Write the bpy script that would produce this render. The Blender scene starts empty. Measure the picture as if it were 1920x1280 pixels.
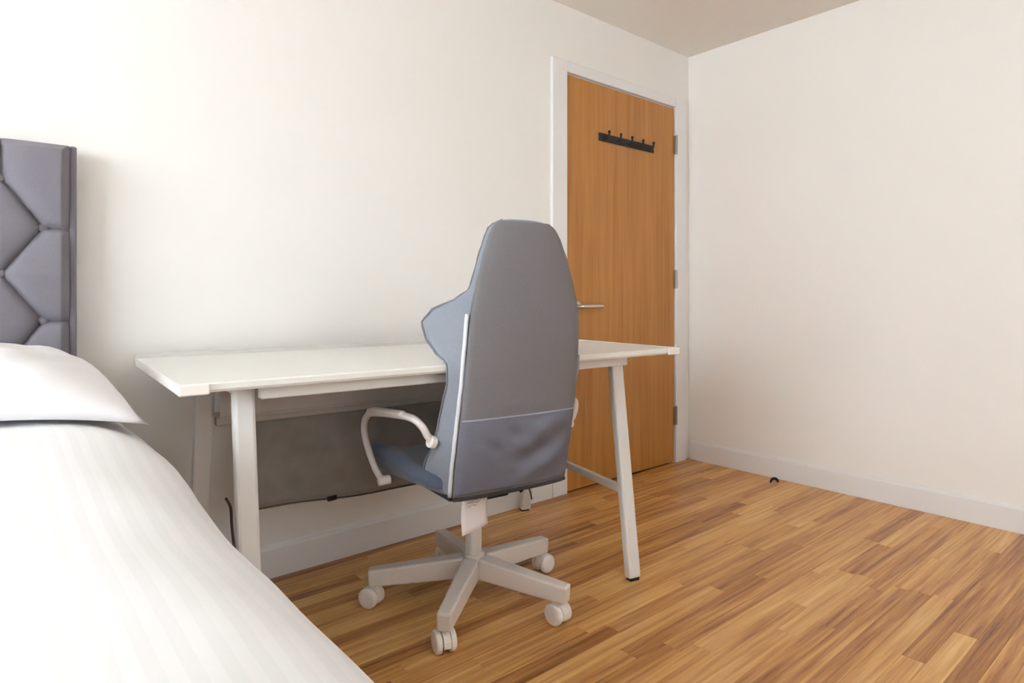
import bpy, bmesh, math, random
from mathutils import Vector, Matrix

R = math.radians
SC = bpy.context.scene
COL = SC.collection
random.seed(7)

# ------------------------------------------------------------------ camera
F_PX = 1185.0
cam_d = bpy.data.cameras.new('camera')
cam = bpy.data.objects.new('camera', cam_d)
COL.objects.link(cam)
cam.location = (0, 0, 0.94)
cam.rotation_euler = (R(90), 0, -math.atan2(.648, .7615))
cam_d.sensor_width = 36.0
cam_d.lens = F_PX / 1920 * 36
cam_d.shift_y = -(640 - 556) / 1920
cam_d.clip_start = 0.02
SC.camera = cam

# ------------------------------------------------------------------ world, daylight, exposure
w = bpy.data.worlds.new('sky')
SC.world = w
w.use_nodes = True
bg = w.node_tree.nodes['Background']
bg.inputs['Color'].default_value = (.80, .90, 1.0, 1)
bg.inputs['Strength'].default_value = 1.0

def window_light(name, loc, rot, sx, sy, power, color):
    d = bpy.data.lights.new(name, 'AREA')
    d.shape = 'RECTANGLE'; d.size = sx; d.size_y = sy
    d.energy = power; d.color = color
    o = bpy.data.objects.new(name, d)
    COL.objects.link(o)
    o.location = loc; o.rotation_euler = rot
    return o

# side-window daylight and an added rear fill (outside the glass, facing in)
window_light('daylight_side', (-2.36, .45, 1.50), (0, R(-90), 0), 1.30, 2.10, 98, (.885, .95, 1.0))
window_light('fill_rear', (1.30, -1.86, 1.50), (R(90), 0, 0), 1.70, 1.30, 9, (.885, .95, 1.0))  # unseen source added behind the camera to fill the chair's back

SC.view_settings.view_transform = 'Standard'
SC.view_settings.look = 'None'
SC.view_settings.gamma = 1.0
SC.view_settings.use_curve_mapping = False
SC.view_settings.exposure = 0.68
SC.cycles.use_denoising = True
SC.cycles.max_bounces = 14
SC.cycles.diffuse_bounces = 10

# ------------------------------------------------------------------ materials
def srgb(r, g, b):
    f = lambda c: (c/255/12.92) if c/255 <= .04045 else ((c/255+.055)/1.055)**2.4
    return (f(r), f(g), f(b), 1)

def mat(name, col, rough=.6, metal=0.0, noise=0.0, nscale=40.0, bump=0.0, bscale=200.0, spec=.5, sheen=0.0):
    m = bpy.data.materials.new(name); m.use_nodes = True
    nt = m.node_tree; b = nt.nodes['Principled BSDF']
    b.inputs['Roughness'].default_value = rough
    b.inputs['Metallic'].default_value = metal
    b.inputs['Specular IOR Level'].default_value = spec
    if sheen: b.inputs['Sheen Weight'].default_value = sheen
    b.inputs['Base Color'].default_value = col
    tc = nt.nodes.new('ShaderNodeTexCoord')
    if noise > 0:
        n = nt.nodes.new('ShaderNodeTexNoise'); n.inputs['Scale'].default_value = nscale
        n.inputs['Detail'].default_value = 4
        nt.links.new(tc.outputs['Object'], n.inputs['Vector'])
        r = nt.nodes.new('ShaderNodeValToRGB')
        r.color_ramp.elements[0].position = .3; r.color_ramp.elements[1].position = .7
        r.color_ramp.elements[0].color = tuple(c*(1-noise) for c in col[:3])+(1,)
        r.color_ramp.elements[1].color = tuple(min(1, c*(1+noise)) for c in col[:3])+(1,)
        nt.links.new(n.outputs['Fac'], r.inputs['Fac'])
        nt.links.new(r.outputs['Color'], b.inputs['Base Color'])
    if bump > 0:
        n2 = nt.nodes.new('ShaderNodeTexNoise'); n2.inputs['Scale'].default_value = bscale
        nt.links.new(tc.outputs['Object'], n2.inputs['Vector'])
        bp = nt.nodes.new('ShaderNodeBump'); bp.inputs['Strength'].default_value = bump
        bp.inputs['Distance'].default_value = .002
        nt.links.new(n2.outputs['Fac'], bp.inputs['Height'])
        nt.links.new(bp.outputs['Normal'], b.inputs['Normal'])
    return m

def wood(name, ramp, axis, stretch, rough, island=False, spread=.35):
    """streaky wood; axis = index of the grain direction in object space"""
    m = bpy.data.materials.new(name); m.use_nodes = True
    nt = m.node_tree; L = nt.links; b = nt.nodes['Principled BSDF']
    b.inputs['Roughness'].default_value = rough
    tc = nt.nodes.new('ShaderNodeTexCoord')
    src = tc.outputs['Object']
    if island:
        gi = nt.nodes.new('ShaderNodeNewGeometry'); oi = nt.nodes.new('ShaderNodeObjectInfo')
        ad = nt.nodes.new('ShaderNodeMath'); ad.operation = 'ADD'
        L.new(gi.outputs['Random Per Island'], ad.inputs[0]); L.new(oi.outputs['Random'], ad.inputs[1])
        fr = nt.nodes.new('ShaderNodeMath'); fr.operation = 'FRACT'; L.new(ad.outputs[0], fr.inputs[0])
        sc = nt.nodes.new('ShaderNodeMath'); sc.operation = 'MULTIPLY'; sc.inputs[1].default_value = 37.0
        L.new(fr.outputs[0], sc.inputs[0])
        cb = nt.nodes.new('ShaderNodeCombineXYZ')
        for k in range(3): L.new(sc.outputs[0], cb.inputs[k])
        va = nt.nodes.new('ShaderNodeVectorMath'); va.operation = 'ADD'
        L.new(tc.outputs['Object'], va.inputs[0]); L.new(cb.outputs[0], va.inputs[1])
        src = va.outputs[0]
    mp = nt.nodes.new('ShaderNodeMapping')
    s = [stretch]*3; s[axis] = stretch*.035
    mp.inputs['Scale'].default_value = s
    L.new(src, mp.inputs['Vector'])
    n = nt.nodes.new('ShaderNodeTexNoise'); n.inputs['Scale'].default_value = 1.0
    n.inputs['Detail'].default_value = 6; n.inputs['Roughness'].default_value = .62
    n.inputs['Distortion'].default_value = .35
    L.new(mp.outputs[0], n.inputs['Vector'])
    val = n.outputs['Fac']
    if island:
        # plank-to-plank tone + streaks
        a = nt.nodes.new('ShaderNodeMath'); a.operation = 'MULTIPLY_ADD'
        L.new(fr.outputs[0], a.inputs[0]); a.inputs[1].default_value = spread; a.inputs[2].default_value = -spread/2
        t = nt.nodes.new('ShaderNodeMath'); t.operation = 'ADD'
        L.new(a.outputs[0], t.inputs[0]); L.new(val, t.inputs[1]); val = t.outputs[0]
    r = nt.nodes.new('ShaderNodeValToRGB')
    e = r.color_ramp.elements
    e[0].position, e[0].color = ramp[0]; e[1].position, e[1].color = ramp[-1]
    for p, c in ramp[1:-1]:
        x = e.new(p); x.color = c
    L.new(val, r.inputs['Fac'])
    L.new(r.outputs['Color'], b.inputs['Base Color'])
    bp = nt.nodes.new('ShaderNodeBump'); bp.inputs['Strength'].default_value = .08
    bp.inputs['Distance'].default_value = .001
    L.new(n.outputs['Fac'], bp.inputs['Height']); L.new(bp.outputs['Normal'], b.inputs['Normal'])
    return m

def stripe_cloth(name, col):
    """white satin-stripe cotton: stripes (change of weave gloss) along Y"""
    m = bpy.data.materials.new(name); m.use_nodes = True
    nt = m.node_tree; L = nt.links; b = nt.nodes['Principled BSDF']
    b.inputs['Sheen Weight'].default_value = .15
    tc = nt.nodes.new('ShaderNodeTexCoord')
    wv = nt.nodes.new('ShaderNodeTexWave'); wv.wave_type = 'BANDS'; wv.bands_direction = 'X'
    wv.inputs['Scale'].default_value = 12.0; wv.inputs['Distortion'].default_value = .25
    L.new(tc.outputs['Object'], wv.inputs['Vector'])
    r = nt.nodes.new('ShaderNodeValToRGB')
    r.color_ramp.elements[0].position = .42; r.color_ramp.elements[1].position = .58
    r.color_ramp.elements[0].color = tuple(c*.955 for c in col[:3])+(1,)
    r.color_ramp.elements[1].color = col
    L.new(wv.outputs['Fac'], r.inputs['Fac']); L.new(r.outputs['Color'], b.inputs['Base Color'])
    mr = nt.nodes.new('ShaderNodeMapRange'); mr.inputs['To Min'].default_value = .62; mr.inputs['To Max'].default_value = .85
    L.new(wv.outputs['Fac'], mr.inputs['Value']); L.new(mr.outputs[0], b.inputs['Roughness'])
    n2 = nt.nodes.new('ShaderNodeTexNoise'); n2.inputs['Scale'].default_value = 9; n2.inputs['Detail'].default_value = 3
    L.new(tc.outputs['Object'], n2.inputs['Vector'])
    bp = nt.nodes.new('ShaderNodeBump'); bp.inputs['Strength'].default_value = .25; bp.inputs['Distance'].default_value = .012
    L.new(n2.outputs['Fac'], bp.inputs['Height']); L.new(bp.outputs['Normal'], b.inputs['Normal'])
    return m

M = {
 'wall': mat('wall_paint', (.80, .788, .758, 1), .75),
 'ceiling': mat('ceiling_paint', (.77, .74, .69, 1), .8),
 'trim': mat('trim_gloss_paint', (.755, .758, .762, 1), .38),
 'door': wood('oak_veneer', [(.25, srgb(160, 104, 46)), (.5, srgb(178, 122, 58)), (.75, srgb(190, 136, 70))], 2, 34, .45),
 'plank': wood('oak_strip', [(.20, srgb(104, 62, 32)), (.33, srgb(164, 108, 58)), (.50, srgb(200, 147, 85)), (.62, srgb(216, 167, 102)), (.80, srgb(233, 193, 127))], 0, 60, .36, True, .28),
 'subfloor': mat('subfloor', srgb(60, 36, 18), .9),
 'steel': mat('brushed_steel', (.62, .60, .57, 1), .3, 1.0),
 'hinge': mat('hinge_steel', (.36, .34, .30, 1), .4, .9),
 'black': mat('black_metal', (.007, .006, .006, 1), .55),
 'white_metal': mat('pale_grey_powder_coat', (.70, .69, .67, 1), .42),
 'chair_metal': mat('beige_grey_plastic', (.66, .61, .57, 1), .42),
 'caster': mat('white_plastic', (.80, .76, .72, 1), .35),
 'top': mat('desk_top_foil', (.74, .735, .70, 1), .40, noise=.01),
 'lip': mat('lip_shade_grey', (.56, .55, .52, 1), .5),  # grey puts the shade on the lip's front face into its colour
 'shade_metal': mat('shaded_grey_metal', (.46, .43, .40, 1), .5),  # under-desk metal, colour darkened to stand for the shade there
 'net': mat('grey_net_cloth', (.27, .25, .23, 1), .95, noise=.12, nscale=14),
 'blue_cloth': mat('blue_grey_fabric', srgb(130, 135, 145), .9, noise=.06, nscale=260, bump=.25, bscale=900, sheen=.2),
 'seat_cloth': mat('dark_blue_grey_fabric', srgb(84, 94, 113), .9, noise=.08, nscale=260, bump=.25, bscale=900, sheen=.2),
 'back_cloth': mat('grey_fabric', srgb(114, 112, 115), .92, noise=.07, nscale=320, bump=.3, bscale=1100, sheen=.1),
 'pocket_cloth': mat('slate_fabric', srgb(104, 105, 116), .92, noise=.07, nscale=320, bump=.3, bscale=1100),
 'pipe': mat('pale_piping', (.62, .63, .66, 1), .6),
 'hem': mat('pale_slate_hem', srgb(150, 151, 162), .85),
 'welt': mat('grey_welting', srgb(112, 114, 122), .8),
 'dark': mat('black_fabric_edge', (.03, .03, .035, 1), .8),
 'label': mat('white_satin_label', (.80, .76, .76, 1), .6),
 'print': mat('grey_print', (.42, .40, .42, 1), .7),
 'velvet': mat('grey_velvet', srgb(118, 115, 124), .85, noise=.05, nscale=300, bump=.15, bscale=900, sheen=.15),
 'bed_wood': mat('bed_upholstery', srgb(110, 106, 114), .85, noise=.05, nscale=200),
 'mattress': mat('mattress_cloth', (.75, .75, .75, 1), .85),
 'duvet': stripe_cloth('striped_white_cotton', (.76, .765, .775, 1)),
 'pillow': mat('white_cotton', (.79, .785, .81, 1), .8, bump=.3, bscale=14, sheen=.1),
 'cord': mat('grey_cable', (.09, .08, .07, 1), .5),
 'glass': None,
 'frame': mat('window_frame_paint', (.82, .82, .81, 1), .4),
}
g = bpy.data.materials.new('window_glass'); g.use_nodes = True
gb = g.node_tree.nodes['Principled BSDF']
gb.inputs['Transmission Weight'].default_value = 1.0; gb.inputs['Roughness'].default_value = 0.0
gb.inputs['IOR'].default_value = 1.02
M['glass'] = g

# ------------------------------------------------------------------ helpers
def link(name, bm, m, parent=None, smooth=False, bevel=0.0, subsurf=0):
    me = bpy.data.meshes.new(name)
    bmesh.ops.recalc_face_normals(bm, faces=bm.faces)
    bm.to_mesh(me); bm.free()
    if smooth:
        for p in me.polygons: p.use_smooth = True
    me.materials.append(M[m] if isinstance(m, str) else m)
    o = bpy.data.objects.new(name, me); COL.objects.link(o)
    if parent is not None: o.parent = parent
    if bevel > 0:
        b = o.modifiers.new('bevel', 'BEVEL'); b.width = bevel; b.segments = 2
        b.limit_method = 'ANGLE'; b.angle_limit = R(40)
    if subsurf:
        s = o.modifiers.new('subsurf', 'SUBSURF'); s.levels = subsurf; s.render_levels = subsurf
    return o

def tag(o, label, cat, group=None):
    o['label'] = label; o['category'] = cat
    if group: o['group'] = group
    return o

def struct(o, label=None):
    o['kind'] = 'structure'
    if label: o['label'] = label
    return o

def empty(name, loc=(0, 0, 0), rz=0.0):
    o = bpy.data.objects.new(name, None); COL.objects.link(o)
    o.empty_display_size = .05
    o.location = loc; o.rotation_euler = (0, 0, rz)
    return o

def box(bm, x0, x1, y0, y1, z0, z1):
    v = [bm.verts.new((x, y, z)) for z in (z0, z1) for x, y in ((x0, y0), (x1, y0), (x1, y1), (x0, y1))]
    for f in ((0, 3, 2, 1), (4, 5, 6, 7), (0, 1, 5, 4), (1, 2, 6, 5), (2, 3, 7, 6), (3, 0, 4, 7)):
        bm.faces.new([v[i] for i in f])

def bx(*a):
    bm = bmesh.new(); box(bm, *a); return bm

def bar(bm, p, q, wx, wy, side=Vector((1, 0, 0)), w2=None):
    """rectangular bar p->q; wx along 'side', wy across; w2 = (wx, wy) at q"""
    p, q = Vector(p), Vector(q); d = (q-p).normalized()
    s = (side - d*side.dot(d)).normalized(); t = d.cross(s)
    a2, b2 = w2 or (wx, wy)
    vs = []
    for c, a, b in ((p, wx, wy), (q, a2, b2)):
        for i, j in ((-1, -1), (1, -1), (1, 1), (-1, 1)):
            vs.append(bm.verts.new(c + s*i*a/2 + t*j*b/2))
    for f in ((0, 1, 2, 3), (7, 6, 5, 4), (0, 4, 5, 1), (1, 5, 6, 2), (2, 6, 7, 3), (3, 7, 4, 0)):
        bm.faces.new([vs[i] for i in f])

def tube(bm, pts, rad, n=10, cap=True, flat=1.0):
    pts = [Vector(p) for p in pts]
    rads = rad if isinstance(rad, (list, tuple)) else [rad]*len(pts)
    rings = []; ref = None
    for i, p in enumerate(pts):
        d = (pts[min(i+1, len(pts)-1)] - pts[max(i-1, 0)]).normalized()
        if ref is None:
            ref = Vector((0, 0, 1)) if abs(d.z) < .9 else Vector((1, 0, 0))
        s = (ref - d*ref.dot(d)).normalized(); t = d.cross(s); ref = s
        rings.append([bm.verts.new(p + (s*math.cos(2*math.pi*k/n)*flat + t*math.sin(2*math.pi*k/n))*rads[i]) for k in range(n)])
    for a, b in zip(rings, rings[1:]):
        for k in range(n):
            bm.faces.new((a[k], a[(k+1) % n], b[(k+1) % n], b[k]))
    if cap:
        bm.faces.new(rings[0][::-1]); bm.faces.new(rings[-1])

def smooth_path(pts, n=6):
    pts = [Vector(p) for p in pts]; out = []
    P = [pts[0]] + pts + [pts[-1]]
    for i in range(1, len(P)-2):
        a, b, c, d = P[i-1:i+3]
        for k in range(n):
            t = k/n
            out.append(.5*((2*b) + (c-a)*t + (2*a-5*b+4*c-d)*t*t + (3*b-a-3*c+d)*t**3))
    out.append(pts[-1]); return out

def cyl(bm, p, q, r, n=20, r2=None):
    tube(bm, [p, q], [r, r2 if r2 is not None else r], n)

def loft(bm, rings, close=True, caps=True):
    vr = [[bm.verts.new(p) for p in r] for r in rings]
    n = len(vr[0])
    for a, b in zip(vr, vr[1:]):
        for k in range(n if close else n-1):
            bm.faces.new((a[k], a[(k+1) % n], b[(k+1) % n], b[k]))
    if caps:
        bm.faces.new(vr[0][::-1]); bm.faces.new(vr[-1])
    return vr

def lerp_table(tab, z):
    if z <= tab[0][0]: return tab[0][1:]
    for a, b in zip(tab, tab[1:]):
        if z <= b[0]:
            t = (z-a[0])/(b[0]-a[0]); t = t*t*(3-2*t)*.5 + t*.5
            return tuple(x+(y-x)*t for x, y in zip(a[1:], b[1:]))
    return tab[-1][1:]

# ------------------------------------------------------------------ the room
XL, XR = -2.20, 3.175          # left (window) wall, right wall
YF, YB = -1.70, 2.142          # wall behind the camera, door wall
ZC = 2.335
T = .12

# floor: narrow oak strips running along X, each one its own piece
floor = struct(link('floor', bx(XL-T, XR+T, YF-T, YB+T, -.06, -.0125), 'subfloor'), 'oak strip floor of narrow amber planks')
PW = .055
shared = {}
n_ind = 0
rest = bmesh.new()
def plank_bm(L):
    bm = bmesh.new()
    e = .0007
    v0 = [(-L/2, -PW/2+.0002), (L/2, -PW/2+.0002), (L/2, PW/2-.0002), (-L/2, PW/2-.0002)]
    v1 = [(-L/2+e, -PW/2+.0002+e), (L/2-e, -PW/2+.0002+e), (L/2-e, PW/2-.0002-e), (-L/2+e, PW/2-.0002-e)]
    loft(bm, [[(x, y, -.0124) for x, y in v0], [(x, y, -e) for x, y in v0], [(x, y, 0) for x, y in v1]])
    return bm
row = 0; y = YB - PW/2
while y > YF - PW:
    x = XL - random.uniform(0, .8)
    while x < XR:
        L = random.choice((.35, .45, .55, .7, .85, 1.0, 1.2))
        x1 = min(x+L, XR+.02)
        if XR + .02 - x1 < .2: x1 = XR + .02
        L = round(x1-x, 3)
        cx = x + L/2
        if y > .22 and x1 > .25 and n_ind < 290:
            if L not in shared:
                o = link('plank', plank_bm(L-.0006), 'plank'); shared[L] = o.data
            else:
                o = bpy.data.objects.new('plank', shared[L]); COL.objects.link(o)
            o.location = (cx, y, 0); o.parent = floor; n_ind += 1
        else:
            b2 = plank_bm(L-.0006); tmp = bpy.data.meshes.new('t'); b2.to_mesh(tmp); b2.free()
            tmp.transform(Matrix.Translation((cx, y, 0))); rest.from_mesh(tmp); bpy.data.meshes.remove(tmp)
        x = x1
    y -= PW; row += 1
rest_o = link('planks', rest, 'plank', floor); rest_o['kind'] = 'stuff'

struct(link('ceiling', bx(XL-T, XR+T, YF-T, YB+T, ZC, ZC+.1), 'ceiling'), 'plain off-white painted ceiling')
struct(link('wall_right', bx(XR, XR+T, YF-T, YB+T, -.05, ZC), 'wall'), 'plain cream wall beside the door')

DX0, DX1, DZ = 2.159, 3.015, 2.003       # door leaf
bm = bmesh.new()
box(bm, XL-T, DX0-.014, YB, YB+.06, -.05, ZC)
box(bm, DX1+.014, XR, YB, YB+.06, -.05, ZC)
box(bm, DX0-.014, DX1+.014, YB, YB+.06, DZ+.014, ZC)
box(bm, XL-T, XR, YB+.06, YB+T, -.05, ZC)
struct(link('wall_back', bm, 'wall'), 'plain off-white wall behind bed and desk')

WY0, WY1, WZ0, WZ1 = -.60, 1.50, .85, 2.15
bm = bmesh.new()
box(bm, XL-T, XL, YF-T, WY0, -.05, ZC); box(bm, XL-T, XL, WY1, YB, -.05, ZC)
box(bm, XL-T, XL, WY0, WY1, -.05, WZ0); box(bm, XL-T, XL, WY0, WY1, WZ1, ZC)
struct(link('wall_left', bm, 'wall'), 'window wall out of view')
RX0, RX1 = .45, 2.15
bm = bmesh.new()
box(bm, XL, RX0, YF-T, YF, -.05, ZC); box(bm, RX1, XR, YF-T, YF, -.05, ZC)
box(bm, RX0, RX1, YF-T, YF, -.05, WZ0); box(bm, RX0, RX1, YF-T, YF, WZ1, ZC)
struct(link('wall_front', bm, 'wall'), 'wall behind the viewer with an added window')

def window(name, axis, a0, a1, plane):
    bm = bmesh.new(); f = .05
    def bb(u0, u1, z0, z1, d=.03):
        if axis == 'y': box(bm, plane-d, plane+d, u0, u1, z0, z1)
        else: box(bm, u0, u1, plane-d, plane+d, z0, z1)
    bb(a0, a0+f, WZ0, WZ1); bb(a1-f, a1, WZ0, WZ1); bb(a0+f, a1-f, WZ0, WZ0+f); bb(a0+f, a1-f, WZ1-f, WZ1)
    mid = (a0+a1)/2; bb(mid-.025, mid+.025, WZ0+f, WZ1-f)
    root = struct(link(name, bm, 'frame'), 'white framed two-light window')
    for u0, u1 in ((a0+f, mid-.025), (mid+.025, a1-f)):
        bm = bmesh.new(); bb(u0, u1, WZ0+f, WZ1-f, .002); link('pane', bm, 'glass', root)
window('window_1', 'y', WY0, WY1, XL-.06)
window('window_fill', 'x', RX0, RX1, YF-.06)  # unseen window, added to go with the rear fill light

# door frame: jamb lining + casing boards
trim = empty('trim_1', (DX0, YB, 0)); struct(trim, 'white painted door casing')
def tpart(name, *a, bev=.003):
    o = link(name, bx(*a), 'trim', trim, bevel=bev); o.matrix_parent_inverse = Matrix.Translation((-DX0, -YB, 0)); return o
CX0, CX1, CZ = 2.056, 3.125, 2.066
tpart('casing', CX0, DX0-.006, YB-.020, YB-.0005, 0.0005, CZ)
tpart('casing', DX1+.010, CX1, YB-.020, YB-.0005, 0.0005, CZ)
tpart('casing', DX0-.006, DX1+.010, YB-.020, YB-.0005, DZ+.009, CZ)
tpart('jamb', DX0-.0138, DX0-.003, YB-.0005, YB+.059, 0.0005, DZ+.009, bev=0)
tpart('jamb', DX1+.003, DX1+.0138, YB-.0005, YB+.059, 0.0005, DZ+.009, bev=0)
tpart('jamb', DX0-.003, DX1+.003, YB-.0005, YB+.059, DZ+.003, DZ+.0138, bev=0)

door = struct(link('door_1', bx(DX0, DX1, YB-.012, YB+.028, .008, DZ), 'door', bevel=.0015), 'flat oak veneer door with a steel lever handle')
for hz in (1.796, 1.037, .268):
    bm = bmesh.new()
    cyl(bm, (DX1+.005, YB-.026, hz-.05), (DX1+.005, YB-.026, hz+.05), .0065, 12)
    cyl(bm, (DX1+.005, YB-.026, hz+.05), (DX1+.005, YB-.026, hz+.055), .005, 12)
    box(bm, DX1-.006, DX1+.016, YB-.0235, YB-.0125, hz-.05, hz+.05)
    link('hinge', bm, 'hinge', door)
bm = bmesh.new()
HX, HZ = DX0+.062, .893
cyl(bm, (HX, YB-.0125, HZ), (HX, YB-.022, HZ), .026, 28)
tube(bm, smooth_path([(HX, YB-.02, HZ), (HX, YB-.055, HZ), (HX+.012, YB-.064, HZ), (HX+.05, YB-.065, HZ), (HX+.135, YB-.063, HZ)], 5), .0095, 14)
link('door_handle', bm, 'steel', door, smooth=True)['label'] = 'brushed steel lever handle'

def baseboard(name, p0, p1, inward, label, h=.108):
    """profile swept from p0 to p1; inward = unit vector into the room"""
    prof = [(0, 0), (.016, 0), (.016, h-.014), (.013, h-.006), (.007, h), (0, h)]
    bm = bmesh.new()
    iv = Vector(inward)
    loft(bm, [[Vector(p) + iv*(d+.0003) + Vector((0, 0, z+.0003)) for d, z in prof] for p in (p0, p1)])
    return struct(link(name, bm, 'trim'), label)
baseboard('baseboard_back', (XL+.001, YB, 0), (CX0-.001, YB, 0), (0, -1, 0), 'white baseboard under the desk')
baseboard('baseboard_right', (XR, YB-.021, 0), (XR, YF+.001, 0), (-1, 0, 0), 'white baseboard along the right wall')
baseboard('baseboard_left', (XL, YF+.02, 0), (XL, YB-.02, 0), (1, 0, 0), 'white baseboard below the window')
baseboard('baseboard_front', (XR-.02, YF, 0), (XL+.02, YF, 0), (0, 1, 0), 'white baseboard behind the viewer')

# ------------------------------------------------------------------ bed
BX0, BX1 = -1.30, .212
bed = empty('bed', ((BX0+BX1)/2, 1.07, 0))
tag(bed, 'double bed with a tall grey button-tufted headboard against the wall', 'bed')
INV = Matrix.Translation((-(BX0+BX1)/2, -1.07, 0))
def bpart(name, bm, m, parent=None, **k):
    o = link(name, bm, m, parent or bed, **k)
    if parent is None: o.matrix_parent_inverse = INV
    return o
HBZ = 1.346
HY = 2.045                     # front face of headboard
YH1 = 2.118
# tuft lattice
DXT, DZT = .0859, .1225
B0 = (.137, 1.121)
btn = []
for k in range(17):
    x = B0[0] - k*DXT
    for j in range(-1, 5):
        z = B0[1] - j*2*DZT + (DZT if k % 2 else 0)
        if .45 < z < 1.28 and x > BX0+.05: btn.append((x, z, k))
segs = []
for (x, z, k) in btn:
    for (x2, z2, k2) in btn:
        if k2 == k+1 and abs(abs(z2-z)-DZT) < .01: segs.append((x, z, x2, z2))
    if k == 0: segs.append((x, z, BX1, z-.004))
    if k == 16: segs.append((x, z, BX0, z))
    if z > 1.20: segs.append((x, z, x, HBZ))
def sd(px, pz, s):
    x0, z0, x1, z1 = s; dx, dz = x1-x0, z1-z0
    t = max(0, min(1, ((px-x0)*dx+(pz-z0)*dz)/(dx*dx+dz*dz)))
    return math.hypot(px-x0-t*dx, pz-z0-t*dz)
bm = bmesh.new()
NX, NZ = 480, 320
Z0H = .50
# near-segment lookup by column band
cols = {}
for s in segs:
    a, b = sorted((s[0], s[2]))
    for c in range(int((a-BX0)/.05)-2, int((b-BX0)/.05)+3): cols.setdefault(c, []).append(s)
grid = []
BW = .017
for j in range(NZ+1):
    rowv = []
    pz = Z0H + (HBZ-.002-Z0H)*j/NZ
    for i in range(NX+1):
        px = BX0+BW + (BX1-BX0-2*BW)*i/NX
        ss = cols.get(int((px-BX0)/.05), segs)
        d = min((sd(px, pz, s) for s in ss), default=.2)
        db = min(math.hypot(px-b[0], pz-b[1]) for b in btn)
        hgt = .017*(1-math.exp(-d/.0045)) + .016*(1-math.exp(-d/.030)) + .010*(1-math.exp(-(db/.024)**2))
        edge = min(px-BX0-BW, BX1-BW-px, HBZ-pz)
        hgt *= min(1, .35+edge/.03)
        rowv.append(bm.verts.new((px, HY+.034-hgt, pz)))
    grid.append(rowv)
for j in range(NZ):
    for i in range(NX):
        bm.faces.new((grid[j][i], grid[j][i+1], grid[j+1][i+1], grid[j+1][i]))
hb = bpart('headboard', bx(BX0, BX1, HY+.036, YH1, .05, HBZ), 'velvet', bevel=.008)
link('tufted_panel', bm, 'velvet', hb, smooth=True).matrix_parent_inverse = Matrix()
for xa, xb in ((BX1-BW, BX1), (BX0, BX0+BW)):
    link('border', bx(xa, xb, HY+.0215, HY+.0362, .05, HBZ), 'velvet', hb, bevel=.005)
bmb = bmesh.new()
bmesh.ops.create_uvsphere(bmb, u_segments=14, v_segments=8, radius=.0115, matrix=Matrix.Scale(.6, 4, (0, 1, 0)))
first = link('button', bmb, 'velvet', hb, smooth=True)
for i, (x, z, k) in enumerate(btn):
    o = first if i == 0 else first.copy()
    if i: COL.objects.link(o); o.parent = hb
    o.location = (x, HY+.023, z)
bpart('bed_base', bx(BX0+.02, BX1-.012, .10, HY+.02, .10, .33), 'bed_wood', bevel=.01)
for lx in (BX0+.10, BX1-.10):
    for ly in (.20, 1.90):
        bm = bmesh.new(); cyl(bm, (lx, ly, .0005), (lx, ly, .10), .022, 16, .028)
        bpart('leg', bm, 'black')
bpart('mattress', bx(BX0+.03, BX1-.03, .12, HY-.02, .331, .585), 'mattress', bevel=.045)

# duvet: draped shell (top height and edge follow the photograph's outline)
def duv_edge_drop(yy):         # height of the surface at x = +.30 along the bed
    return lerp_table([(.0, .545), (.57, .552), (.86, .549), (1.14, .574), (1.5, .610), (2.0, .628)], yy)[0]
bm = bmesh.new()
half = [(0.0, .0), (.10, -.004), (.17, -.014), (.22, -.030), (.262, -.054), (.288, -.082), (.304, -.115),
        (.316, -.16), (.326, -.22), (.335, -.30), (.342, -.38), (.350, -.46), (.356, -.52)]
NY = 60
Y0D, Y1D = .03, 2.005
xm = (BX0+BX1)/2; sh = -2*xm   # mirror for the far side
rows = []
rnd = random.Random(3)
ph = [rnd.uniform(0, 6.28) for _ in range(8)]
for j in range(NY+1):
    yy = Y0D + (Y1D-Y0D)*j/NY
    zt = duv_edge_drop(yy) + .108
    zt = min(zt, .70)
    zt += .004*math.sin(yy*9+ph[0])
    pts = []
    right = []
    for i, (px, dz) in enumerate(half):
        zz = zt + dz*(1.0 if dz > -.12 else (zt-.10)/.60)
        fold = (.010*math.sin(yy*13+ph[1]) + .006*math.sin(yy*29+ph[2])) * min(1, max(0, (-dz-.06)/.3))
        right.append((px+fold, yy, max(zz, .07) + .003*math.sin(yy*17+px*30+ph[3])))
    inner = [(xm + (0-xm)*t, yy, zt + .012*math.sin(math.pi*t) + .004*math.sin(yy*7+t*9+ph[4])) for t in [k/10 for k in range(10)]]
    left = [(2*xm - x, y2, z) for (x, y2, z) in right[1:]][::-1]
    innl = [(2*xm - x, y2, z) for (x, y2, z) in inner[1:]][::-1]
    zero = [(2*xm - 0, yy, zt)]
    pts = left + zero + innl + inner + right
    rows.append(pts)
loft(bm, rows, close=False, caps=False)
# foot flap hanging down at the end of the bed
vr0 = [v for v in bm.verts if abs(v.co.y-Y0D) < 1e-5]
vr0.sort(key=lambda v: v.index)
prev = vr0
for k in range(1, 7):
    cur = [bm.verts.new((v.co.x, Y0D-.05*math.sin(min(1, k/3)*math.pi/2), max(.07, v.co.z-.085*k*(1 if v.co.z > .4 else .3)))) for v in vr0]
    for a, b, c, d in zip(prev, prev[1:], cur[1:], cur): bm.faces.new((a, b, c, d))
    prev = cur
duvet = link('duvet', bm, 'duvet', smooth=True)
so = duvet.modifiers.new('solidify', 'SOLIDIFY'); so.thickness = .022; so.offset = -1
ss = duvet.modifiers.new('subsurf', 'SUBSURF'); ss.levels = 1; ss.render_levels = 1
tag(duvet, 'white striped cotton duvet draped over the bed', 'duvet')

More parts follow.
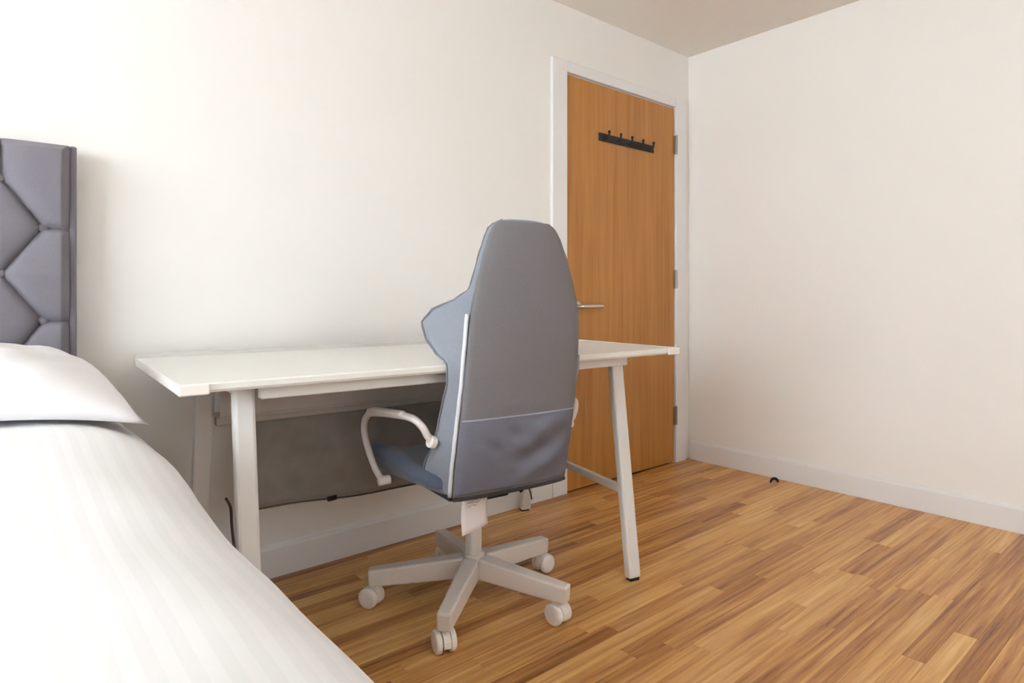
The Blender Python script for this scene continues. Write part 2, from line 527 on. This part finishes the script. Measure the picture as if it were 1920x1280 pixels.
# pillow: stuffed rectangle with pointed corners
def pillow_bm(lx, ly, h):
    bm = bmesh.new(); N = 36; top = []; bot = []
    for j in range(N+1):
        a = []; b = []
        v = -1+2*j/N
        for i in range(N+1):
            u = -1+2*i/N
            pin = 1-.055*(1-abs(v)**2.2)*abs(u)**6
            pin2 = 1-.07*(1-abs(u)**2.2)*abs(v)**6
            x = u*lx/2*pin; y2 = v*ly/2*pin2
            e = max(0, (1-abs(u)**2.6))*max(0, (1-abs(v)**2.6))
            z = h*e**.56
            dr = -.036*max(0, (u-.15)/.85)**2 - .012*max(0, u)**4*max(0, v)**4
            wr = .007*math.sin(u*9+v*4)*e + .004*math.sin(u*21-v*13)*e
            a.append((x, y2, z+wr+dr)); b.append((x, y2, -z*.02+dr))
        top.append(a); bot.append(b)
    vt = [[bm.verts.new(p) for p in r] for r in top]; vb = [[bm.verts.new(p) for p in r] for r in bot]
    for g, fl in ((vt, 0), (vb, 1)):
        for j in range(N):
            for i in range(N):
                q = (g[j][i], g[j][i+1], g[j+1][i+1], g[j+1][i])
                bm.faces.new(q[::-1] if fl else q)
    bmesh.ops.remove_doubles(bm, verts=bm.verts, dist=.0004)
    return bm
pil = link('pillow', pillow_bm(.74, .52, .118), 'pillow', smooth=True)
pil.location = (-.095, 1.712, .731); pil.rotation_euler = (R(3), R(0), R(-1))
tag(pil, 'plump white cotton pillow lying below the tufted headboard, beside the desk', 'pillow', )

# ------------------------------------------------------------------ desk
TH = R(3.5)
desk = empty('desk', (.311, 1.400, 0), -TH)
tag(desk, 'long pale grey desk on splayed trestle legs against the wall', 'desk')
DW, DD, DT = 1.562, .70, .762
# tabletop slab, thin front edge with chamfer
bm = bmesh.new()
prof = [(.004, DT-.020), (.0, DT-.014), (.0, DT-.003), (.004, DT), (DD-.012, DT), (DD-.012, DT-.020)]
loft(bm, [[(x, y2, z) for y2, z in prof] for x in (.004, DW-.004)])
link('tabletop', bm, 'top', desk)
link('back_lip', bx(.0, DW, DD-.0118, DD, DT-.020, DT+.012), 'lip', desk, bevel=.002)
for xa, xb in ((0, .0038), (DW-.0038, DW)):
    link('edge_strip', bx(xa, xb, .002, DD-.0122, DT-.021, DT+.0015), 'caster', desk, bevel=.001)
for xa, xb in ((0, .058), (DW-.058, DW)):
    link('corner_cap', bx(xa, xb, -.0095, -.0003, DT-.0225, DT+.001), 'caster', desk, bevel=.003)
# under-frame
link('front_rail', bx(.175, DW-.20, .050, .078, DT-.052, DT-.0203), 'white_metal', desk, bevel=.003)
link('rear_rail', bx(.175, DW-.20, .56, .59, DT-.052, DT-.0203), 'white_metal', desk, bevel=.003)
link('cable_channel', bx(.176, 1.42, .455, .463, .608, DT-.0203), 'shade_metal', desk, bevel=.002)
link('cable_channel_base', bx(.176, 1.42, .4632, .545, .600, .608), 'shade_metal', desk, bevel=.002)
link('stretcher_rail', bx(.180, 1.42, .520, .545, .572, .5995), 'shade_metal', desk, bevel=.004)
# legs: two trestles, the far one standing a little askew
for fx, fy, ang, D, t0, t1 in ((.152, .022, 0.0, .668, .096, .483), (1.357, .022, R(10), .765, .104, .60)):
    ux, uy = math.sin(ang), math.cos(ang); side = Vector((uy, -ux, 0))
    P = lambda d, z: Vector((fx+ux*d, fy+uy*d, z))
    zt = DT-.0206
    bm = bmesh.new(); bar(bm, P(t0+.022, zt-.014), P(t1-.022, zt-.014), .034, .028, side)
    link('leg_bracket', bm, 'white_metal', desk, bevel=.003)
    for d0, d1 in ((0, t0), (D, t1)):
        bm = bmesh.new(); bar(bm, P(d0, .008), P(d1, zt), .048, .032, side)
        lg = link('leg', bm, 'white_metal', desk, bevel=.008)
        bm = bmesh.new(); bar(bm, P(d0, .0004), P(d0, .012), .038, .026, side)
        link('foot_cap', bm, 'black', lg, bevel=.003)
    zc = .285
    bm = bmesh.new(); bar(bm, P(t0*zc/zt+.014, zc), P(D-(D-t1)*zc/zt-.014, zc), .022, .026, side)
    link('crossbar', bm, 'white_metal', desk, bevel=.004)
# sagging cloth cable net under the rear half
bm = bmesh.new(); NXN, NZN = 48, 14
rows = []
x0n, x1n = .27, 1.30
def net_bottom(x):
    t = (x-x0n)/(x1n-x0n)
    return .318 - .020*math.sin(math.pi*min(1, t*1.25)) + .004*math.sin(t*9)
for j in range(NZN+1):
    t = j/NZN; r_ = []
    for i in range(NXN+1):
        x = x0n + (x1n-x0n)*i/NXN
        zb = net_bottom(x)
        z = .574 + (zb-.574)*t
        yy = .533 + .020*math.sin(math.pi*t) + .006*math.sin(x*19)*t
        r_.append((x, yy, z))
    rows.append(r_)
loft(bm, rows, close=False, caps=False)
net = link('cable_net', bm, 'net', desk, smooth=True)
net.modifiers.new('solidify', 'SOLIDIFY').thickness = .003
net['label'] = 'grey cloth cable net hanging below the desk'
bm = bmesh.new()
tube(bm, [(x0n+(x1n-x0n)*i/40, .533+.006*math.sin((x0n+(x1n-x0n)*i/40)*19)-.004, net_bottom(x0n+(x1n-x0n)*i/40)-.003) for i in range(41)], .0032, 8)
link('hem_cord', bm, 'cord', net, smooth=True)
bm = bmesh.new(); bar(bm, (.505, .524, .302), (.535, .524, .304), .010, .014, Vector((0, 1, 0)))
link('clip', bm, 'black', net, bevel=.002)
# loose cord dropping from the net to the floor
bm = bmesh.new()
tube(bm, smooth_path([(.575, 2.00, .335), (.592, 2.012, .300), (.598, 2.020, .24), (.606, 2.018, .16), (.618, 2.02, .08), (.628, 2.03, .018), (.62, 2.06, .0052), (.58, 2.105, .0052), (.40, 2.115, .0052)], 6), .0042, 8)
tag(link('power_cord', bm, 'cord', smooth=True), 'dark power cord dropping to the floor behind the desk leg', 'cord')
d = bpy.data.objects['power_cord']

# ------------------------------------------------------------------ gaming chair
chair = empty('gaming_chair', (1.176, 1.566, 0), R(-7))
tag(chair, 'grey fabric high-back gaming chair on five white casters, pushed under the desk', 'chair')
SB = .018                      # the back hangs this much further behind the column
BT = [ # z, s(rear), w(rear half width), wf(wing half width), yf(wing front), th(cushion thickness)
 (.400, .197, .186, .212, -.075, .070), (.430, .203, .187, .220, -.080, .072), (.480, .213, .188, .225, -.098, .072),
 (.550, .228, .188, .222, -.150, .070), (.600, .238, .187, .220, -.172, .066), (.660, .250, .186, .220, -.196, .055),
 (.720, .260, .184, .220, -.226, .036), (.768, .265, .183, .222, -.226, .036), (.790, .268, .182, .226, -.168, .060),
 (.830, .272, .180, .232, -.118, .070), (.870, .274, .178, .234, -.100, .070), (.905, .275, .174, .226, -.142, .068),
 (.935, .275, .169, .198, -.230, .058), (.960, .275, .162, .168, -.250, .052), (1.04, .272, .140, .142, -.246, .046),
 (1.09, .268, .122, .122, -.242, .044), (1.124, .265, .105, .105, -.238, .040), (1.142, .262, .082, .082, -.240, .034),
 (1.150, .257, .052, .052, -.244, .020)]
BT = [(z, s_+SB, w_, wf, yf-SB, th) for z, s_, w_, wf, yf, th in BT]
def back_half(z):
    s, w_, wf, yf, th = lerp_table(BT, z)
    yc = -s+th
    yf2 = max(yf, -s+.010)
    inner_x = max(.02, wf-.055)
    yi = yc + .35*max(0, yf2-yc)
    return [(0, -s-.010), (w_*.5, -s-.008), (w_*.85, -s-.002), (w_, -s+.006),
            (w_+(wf-w_)*.55, (-s+.006+yf2)/2), (wf, yf2-.006), (wf-.008, yf2+.006), (wf-.022, yf2+.001),
            (inner_x, yi), (w_*.45, yc), (0, yc)]
zs = [.400, .412, .43, .455, .48, .515, .55, .575, .60, .63, .66, .69, .72, .745, .765, .78, .79, .81, .83, .85, .87, .89, .905, .92, .935, .948, .96, .985, 1.01, 1.04, 1.065, 1.09, 1.108, 1.124, 1.135, 1.143, 1.150]
rings = []
for z in zs:
    hp = back_half(z)
    rings.append([(x, y2, z) for x, y2 in hp] + [(-x, y2, z) for x, y2 in hp[-2:0:-1]])
bm = bmesh.new(); loft(bm, rings)
link('backrest', bm, 'blue_cloth', chair, smooth=True, subsurf=1)
# rear fabric panel lying on the shell
def rear_strip(z, off, side=1.0, n=12, wscale=1.0):
    s, w_, wf, yf, th = lerp_table(BT, z)
    ww = w_*wscale
    out = []
    for k in range(n+1):
        t = -1+2*k/n
        x = t*ww
        a = abs(t)
        yy = -s-.010 + (.002*(a/.5) if a < .5 else .002+.006*((a-.5)/.35) if a < .85 else .008+.008*((a-.85)/.15))
        out.append((x, yy-off, z))
    return out
def panel(name, z0, z1, off, thick, m, parent, nz=40, wscale=1.0, wr=None):
    bm = bmesh.new(); rws = []
    for j in range(nz+1):
        z = z0+(z1-z0)*j/nz
        rr = rear_strip(z, off, wscale=wscale, n=24)
        if wr: rr = [(x, yy-wr(x, z), zz) for x, yy, zz in rr]
        rws.append(rr)
    loft(bm, rws, close=False, caps=False)
    o = link(name, bm, m, parent, smooth=True)
    sm = o.modifiers.new('solidify', 'SOLIDIFY'); sm.thickness = thick; sm.offset = 0
    return o
panel('back_panel', .404, 1.141, .0035, .005, 'back_cloth', chair, nz=70, wscale=1.0)
def wrinkle(x, z):
    u = x/.186; v = (z-.41)/.21
    e = max(0, 1-abs(u)**6)*max(0, 1-abs(2*v-1)**4)
    return e*(.008 + .009*math.sin(9*(v*1.3-u*.55)+.6)*math.exp(-((u-.45)/.5)**2) + .007*math.sin(15*(v+u*.6))*math.exp(-((u+.1)/.4)**2-((v-.75)/.3)**2))
pk = panel('pocket', .414, .616, .0075, .003, 'pocket_cloth', chair, nz=34, wscale=.985, wr=wrinkle)
bm = bmesh.new(); tube(bm, [(x*1.0, yy, z) for x, yy, z in rear_strip(.617, .0085, n=16, wscale=.985)], .0024, 8)
link('hem', bm, 'hem', pk, smooth=True)
for sx in (-1, 1):
    pts = []
    for k in range(31):
        z = .408 + (.895-.408)*k/30
        s, w_, wf, yf, th = lerp_table(BT, z)
        pts.append((sx*(w_+.0035), -s+.013, z))
    bm = bmesh.new(); tube(bm, pts, .0062, 8)
    link('piping', bm, 'pipe', chair, smooth=True)
# welting along the wing and head outline
for sx in (-1, 1):
    pts = []
    for k in range(60):
        z = .44 + (1.147-.44)*k/59
        s, w_, wf, yf, th = lerp_table(BT, z)
        yf2 = max(yf, -s+.010)
        pts.append((sx*(wf-.003), yf2+.001, z))
    bm = bmesh.new(); tube(bm, pts, .0028, 8); link('welting', bm, 'welt', chair, smooth=True)
bm = bmesh.new()
tube(bm, [(x, yy-.001, z-.002) for x, yy, z in rear_strip(.404, .003, n=16)], .0065, 8)
link('bottom_binding', bm, 'dark', chair, smooth=True)

# seat with raised side bolsters
rings = []
for yy, sc, dzb, dzt in ((-.185, .93, .012, -.030), (-.17, .97, .004, -.018), (-.10, 1.0, .0, -.006), (0, 1.03, -.006, .0), (.10, 1.05, -.012, .004), (.19, 1.06, -.018, .004), (.245, 1.04, -.014, -.006), (.275, .99, .0, -.020), (.288, .93, .014, -.036)):
    h = [(0, .402+dzb), (.17, .402+dzb), (.228, .412+dzb), (.250, .445), (.244, .472+dzt), (.215, .480+dzt), (.165, .458+dzt), (.09, .450+dzt), (0, .448+dzt)]
    h = [(x*sc, z) for x, z in h]
    rings.append([(x, yy, z) for x, z in h] + [(-x, yy, z) for x, z in h[-2:0:-1]])
bm = bmesh.new(); loft(bm, rings)
link('seat', bm, 'seat_cloth', chair, smooth=True, subsurf=1)
link('seat_pan', bx(-.17, .17, -.165, .20, .378, .397), 'dark', chair, bevel=.006)
link('tilt_mechanism', bx(-.075, .075, -.09, .13, .335, .3778), 'black', chair, bevel=.008)

# arm loops
for sx in (-1, 1):
    path = smooth_path([(sx*.228, -.180, .556), (sx*.244, -.182, .572), (sx*.258, -.178, .598), (sx*.274, -.150, .617), (sx*.282, -.06, .613), (sx*.287, .08, .597),
                        (sx*.288, .135, .584), (sx*.289, .166, .552), (sx*.290, .152, .505), (sx*.288, .085, .440), (sx*.282, .040, .408)], 6)
    bm = bmesh.new(); tube(bm, path, .0100, 12)
    arm = link('armrest', bm, 'chair_metal', chair, smooth=True)
    bm = bmesh.new(); tube(bm, smooth_path([(sx*.280, -.110, .622), (sx*.284, -.02, .615), (sx*.287, .075, .606), (sx*.288, .125, .596)], 5), [.009]+[.0135]*14+[.009], 12, flat=.7)
    link('arm_pad', bm, 'chair_metal', arm, smooth=True)
    bm = bmesh.new(); cyl(bm, (sx*.222, -.180, .552), (sx*.240, -.182, .558), .0165, 18)
    link('bolt_cap', bm, 'caster', arm, smooth=False, bevel=.003)
    bm = bmesh.new(); cyl(bm, (sx*.258, .038, .408), (sx*.294, .040, .406), .0135, 18)
    link('bolt_cap', bm, 'chair_metal', arm, bevel=.003)

# column, star base, casters
bm = bmesh.new(); cyl(bm, (0, 0, .085), (0, 0, .265), .0255, 24); cyl(bm, (0, 0, .265), (0, 0, .337), .019, 24)
link('gas_column', bm, 'chair_metal', chair, smooth=False, bevel=.002)
bm = bmesh.new(); cyl(bm, (0, 0, .078), (0, 0, .150), .042, 28, .034)
base = link('star_base', bm, 'chair_metal', chair, bevel=.004)
cb_hood = cb_wheel = None
for k in range(5):
    a = R(9.9+72*k); d = Vector((math.cos(a), math.sin(a), 0)); t = Vector((-d.y, d.x, 0))
    bm = bmesh.new()
    bar(bm, d*.030+Vector((0, 0, .112)), d*.318+Vector((0, 0, .091)), .052, .064, t, (.040, .050))
    link('base_arm', bm, 'chair_metal', base, bevel=.006)
    sw = a + R((182, 95, 150, 35, 343)[k])
    c = empty('c', (0, 0, 0)); bpy.data.objects.remove(c)
    bm = bmesh.new()
    # hood: half shell over the twin wheels, with a stem
    cyl(bm, (0, 0, .048), (0, 0, .067), .0065, 12)
    hood = []
    for i in range(11):
        th = R(-15+150*i/10)
        hood.append((.030*math.cos(th)-.012, .029+.0295*math.sin(th)))
    ri = [[(x, yy, z) for x, z in hood] for yy in (-.0085, .0085)]
    inn = [[(x*.35-.008, yy, .029+(z-.029)*.3) for x, z in hood] for yy in (-.0085, .0085)]
    loft(bm, [ri[0], ri[1]], close=False, caps=False)
    loft(bm, [ri[1], inn[1]], close=False, caps=False); loft(bm, [inn[1], inn[0]], close=False, caps=False); loft(bm, [inn[0], ri[0]], close=False, caps=False)
    cs = link('caster', bm, 'caster', chair)
    cs.scale = (1.12, 1.12, 1.06); cs.location = d*.298; cs.rotation_euler = (0, 0, sw)
    for sy in (-1, 1):
        bm = bmesh.new()
        prof = [(0, .0092), (.0225, .0092), (.0282, .0118), (.0284, .0205), (.0255, .0245), (.018, .0262), (.0, .0262)]
        rg = []
        for r_, yy in prof[1:-1]:
            rg.append([(-.012+r_*math.cos(2*math.pi*q/24), sy*yy, .0290+r_*math.sin(2*math.pi*q/24)) for q in range(24)])
        loft(bm, rg)
        wobj = link('wheel', bm, 'caster', cs, smooth=False, bevel=.001)
    bm = bmesh.new(); cyl(bm, (-.012, -.0087, .029), (-.012, .0087, .029), .017, 16)
    link('axle', bm, 'black', cs)

# hanging care label and the tilt lever under the seat
bm = bmesh.new(); rws = []
for j in range(9):
    t = j/8
    z = .398-.108*t
    rws.append([(-.137-.012*t+.100*(i/6)+.004*t, -.185+.006*math.sin(t*3)-.010*t*t+.010*(i/6-.5)**2+.030*(i/6), z+.006*(i/6)) for i in range(7)])
loft(bm, rws, close=False, caps=False)
lab = link('care_label', bm, 'label', chair, smooth=True); lab['label'] = 'white care label hanging under the back'
lab.modifiers.new('solidify', 'SOLIDIFY').thickness = .0012
bm = bmesh.new()
for q, (i0, i1, zz) in enumerate(((.15, .55, .372), (.30, .80, .366), (.18, .48, .360))):
    p = [(-.138+.100*u, -.1870+.030*u+.010*(u-.5)**2-.0008, zz+.006*u+.0022*math.sin(u*20+q)) for u in [i0+(i1-i0)*k/10 for k in range(11)]]
    tube(bm, p, .0009, 6)
link('print', bm, 'print', lab)
bm = bmesh.new()
tube(bm, smooth_path([(.070, -.03, .355), (.105, -.075, .360), (.112, -.10, .345)], 5), .006, 8)
lv = link('tilt_lever', bm, 'black', chair, smooth=True)
bm = bmesh.new(); tube(bm, smooth_path([(.118, -.095, .372), (.135, -.108, .350), (.142, -.112, .318)], 5), .0025, 8)
link('lever_cable', bm, 'cord', lv, smooth=True)

# ------------------------------------------------------------------ hook rail on the door
hk = empty('hook_rail', (2.602, YB-.0125, 1.742))
tag(hk, 'black metal rail of coat hooks mounted high on the oak door', 'coat hooks')
link('rail', bx(-.222, .222, -.006, -.0003, -.020, .020), 'black', hk, bevel=.002)
for k in range(5):
    x = -.180+.090*k
    bm = bmesh.new()
    tube(bm, smooth_path([(x, -.006, -.004), (x, -.022, -.008), (x, -.032, .000), (x, -.036, .012), (x, -.036, .022)], 4), .0052, 8)
    bmesh.ops.create_uvsphere(bm, u_segments=10, v_segments=6, radius=.0075, matrix=Matrix.Translation((x, -.036, .024)))
    h_ = link('hook', bm, 'black', hk, smooth=True)
for x in (-.205, .205):
    bm = bmesh.new(); cyl(bm, (x, -.006, 0), (x, -.0078, 0), .0040, 12); link('screw', bm, 'black', hk)

# ------------------------------------------------------------------ little curled black bit on the floor
bm = bmesh.new()
arc = [(.018*math.cos(R(a)), .006*math.cos(R(a*.5)), .0066+.018*max(0, math.sin(R(a)))) for a in range(-20, 201, 10)]
tube(bm, arc, [.0040+.0034*math.sin(math.pi*i/(len(arc)-1)) for i in range(len(arc))], 10)
cl = link('cable_clip', bm, 'black', smooth=True)
cl.location = (3.065, 1.565, 0); cl.rotation_euler = (0, 0, R(-50))
tag(cl, 'small curled black clip lying on the floor by the baseboard', 'clip')
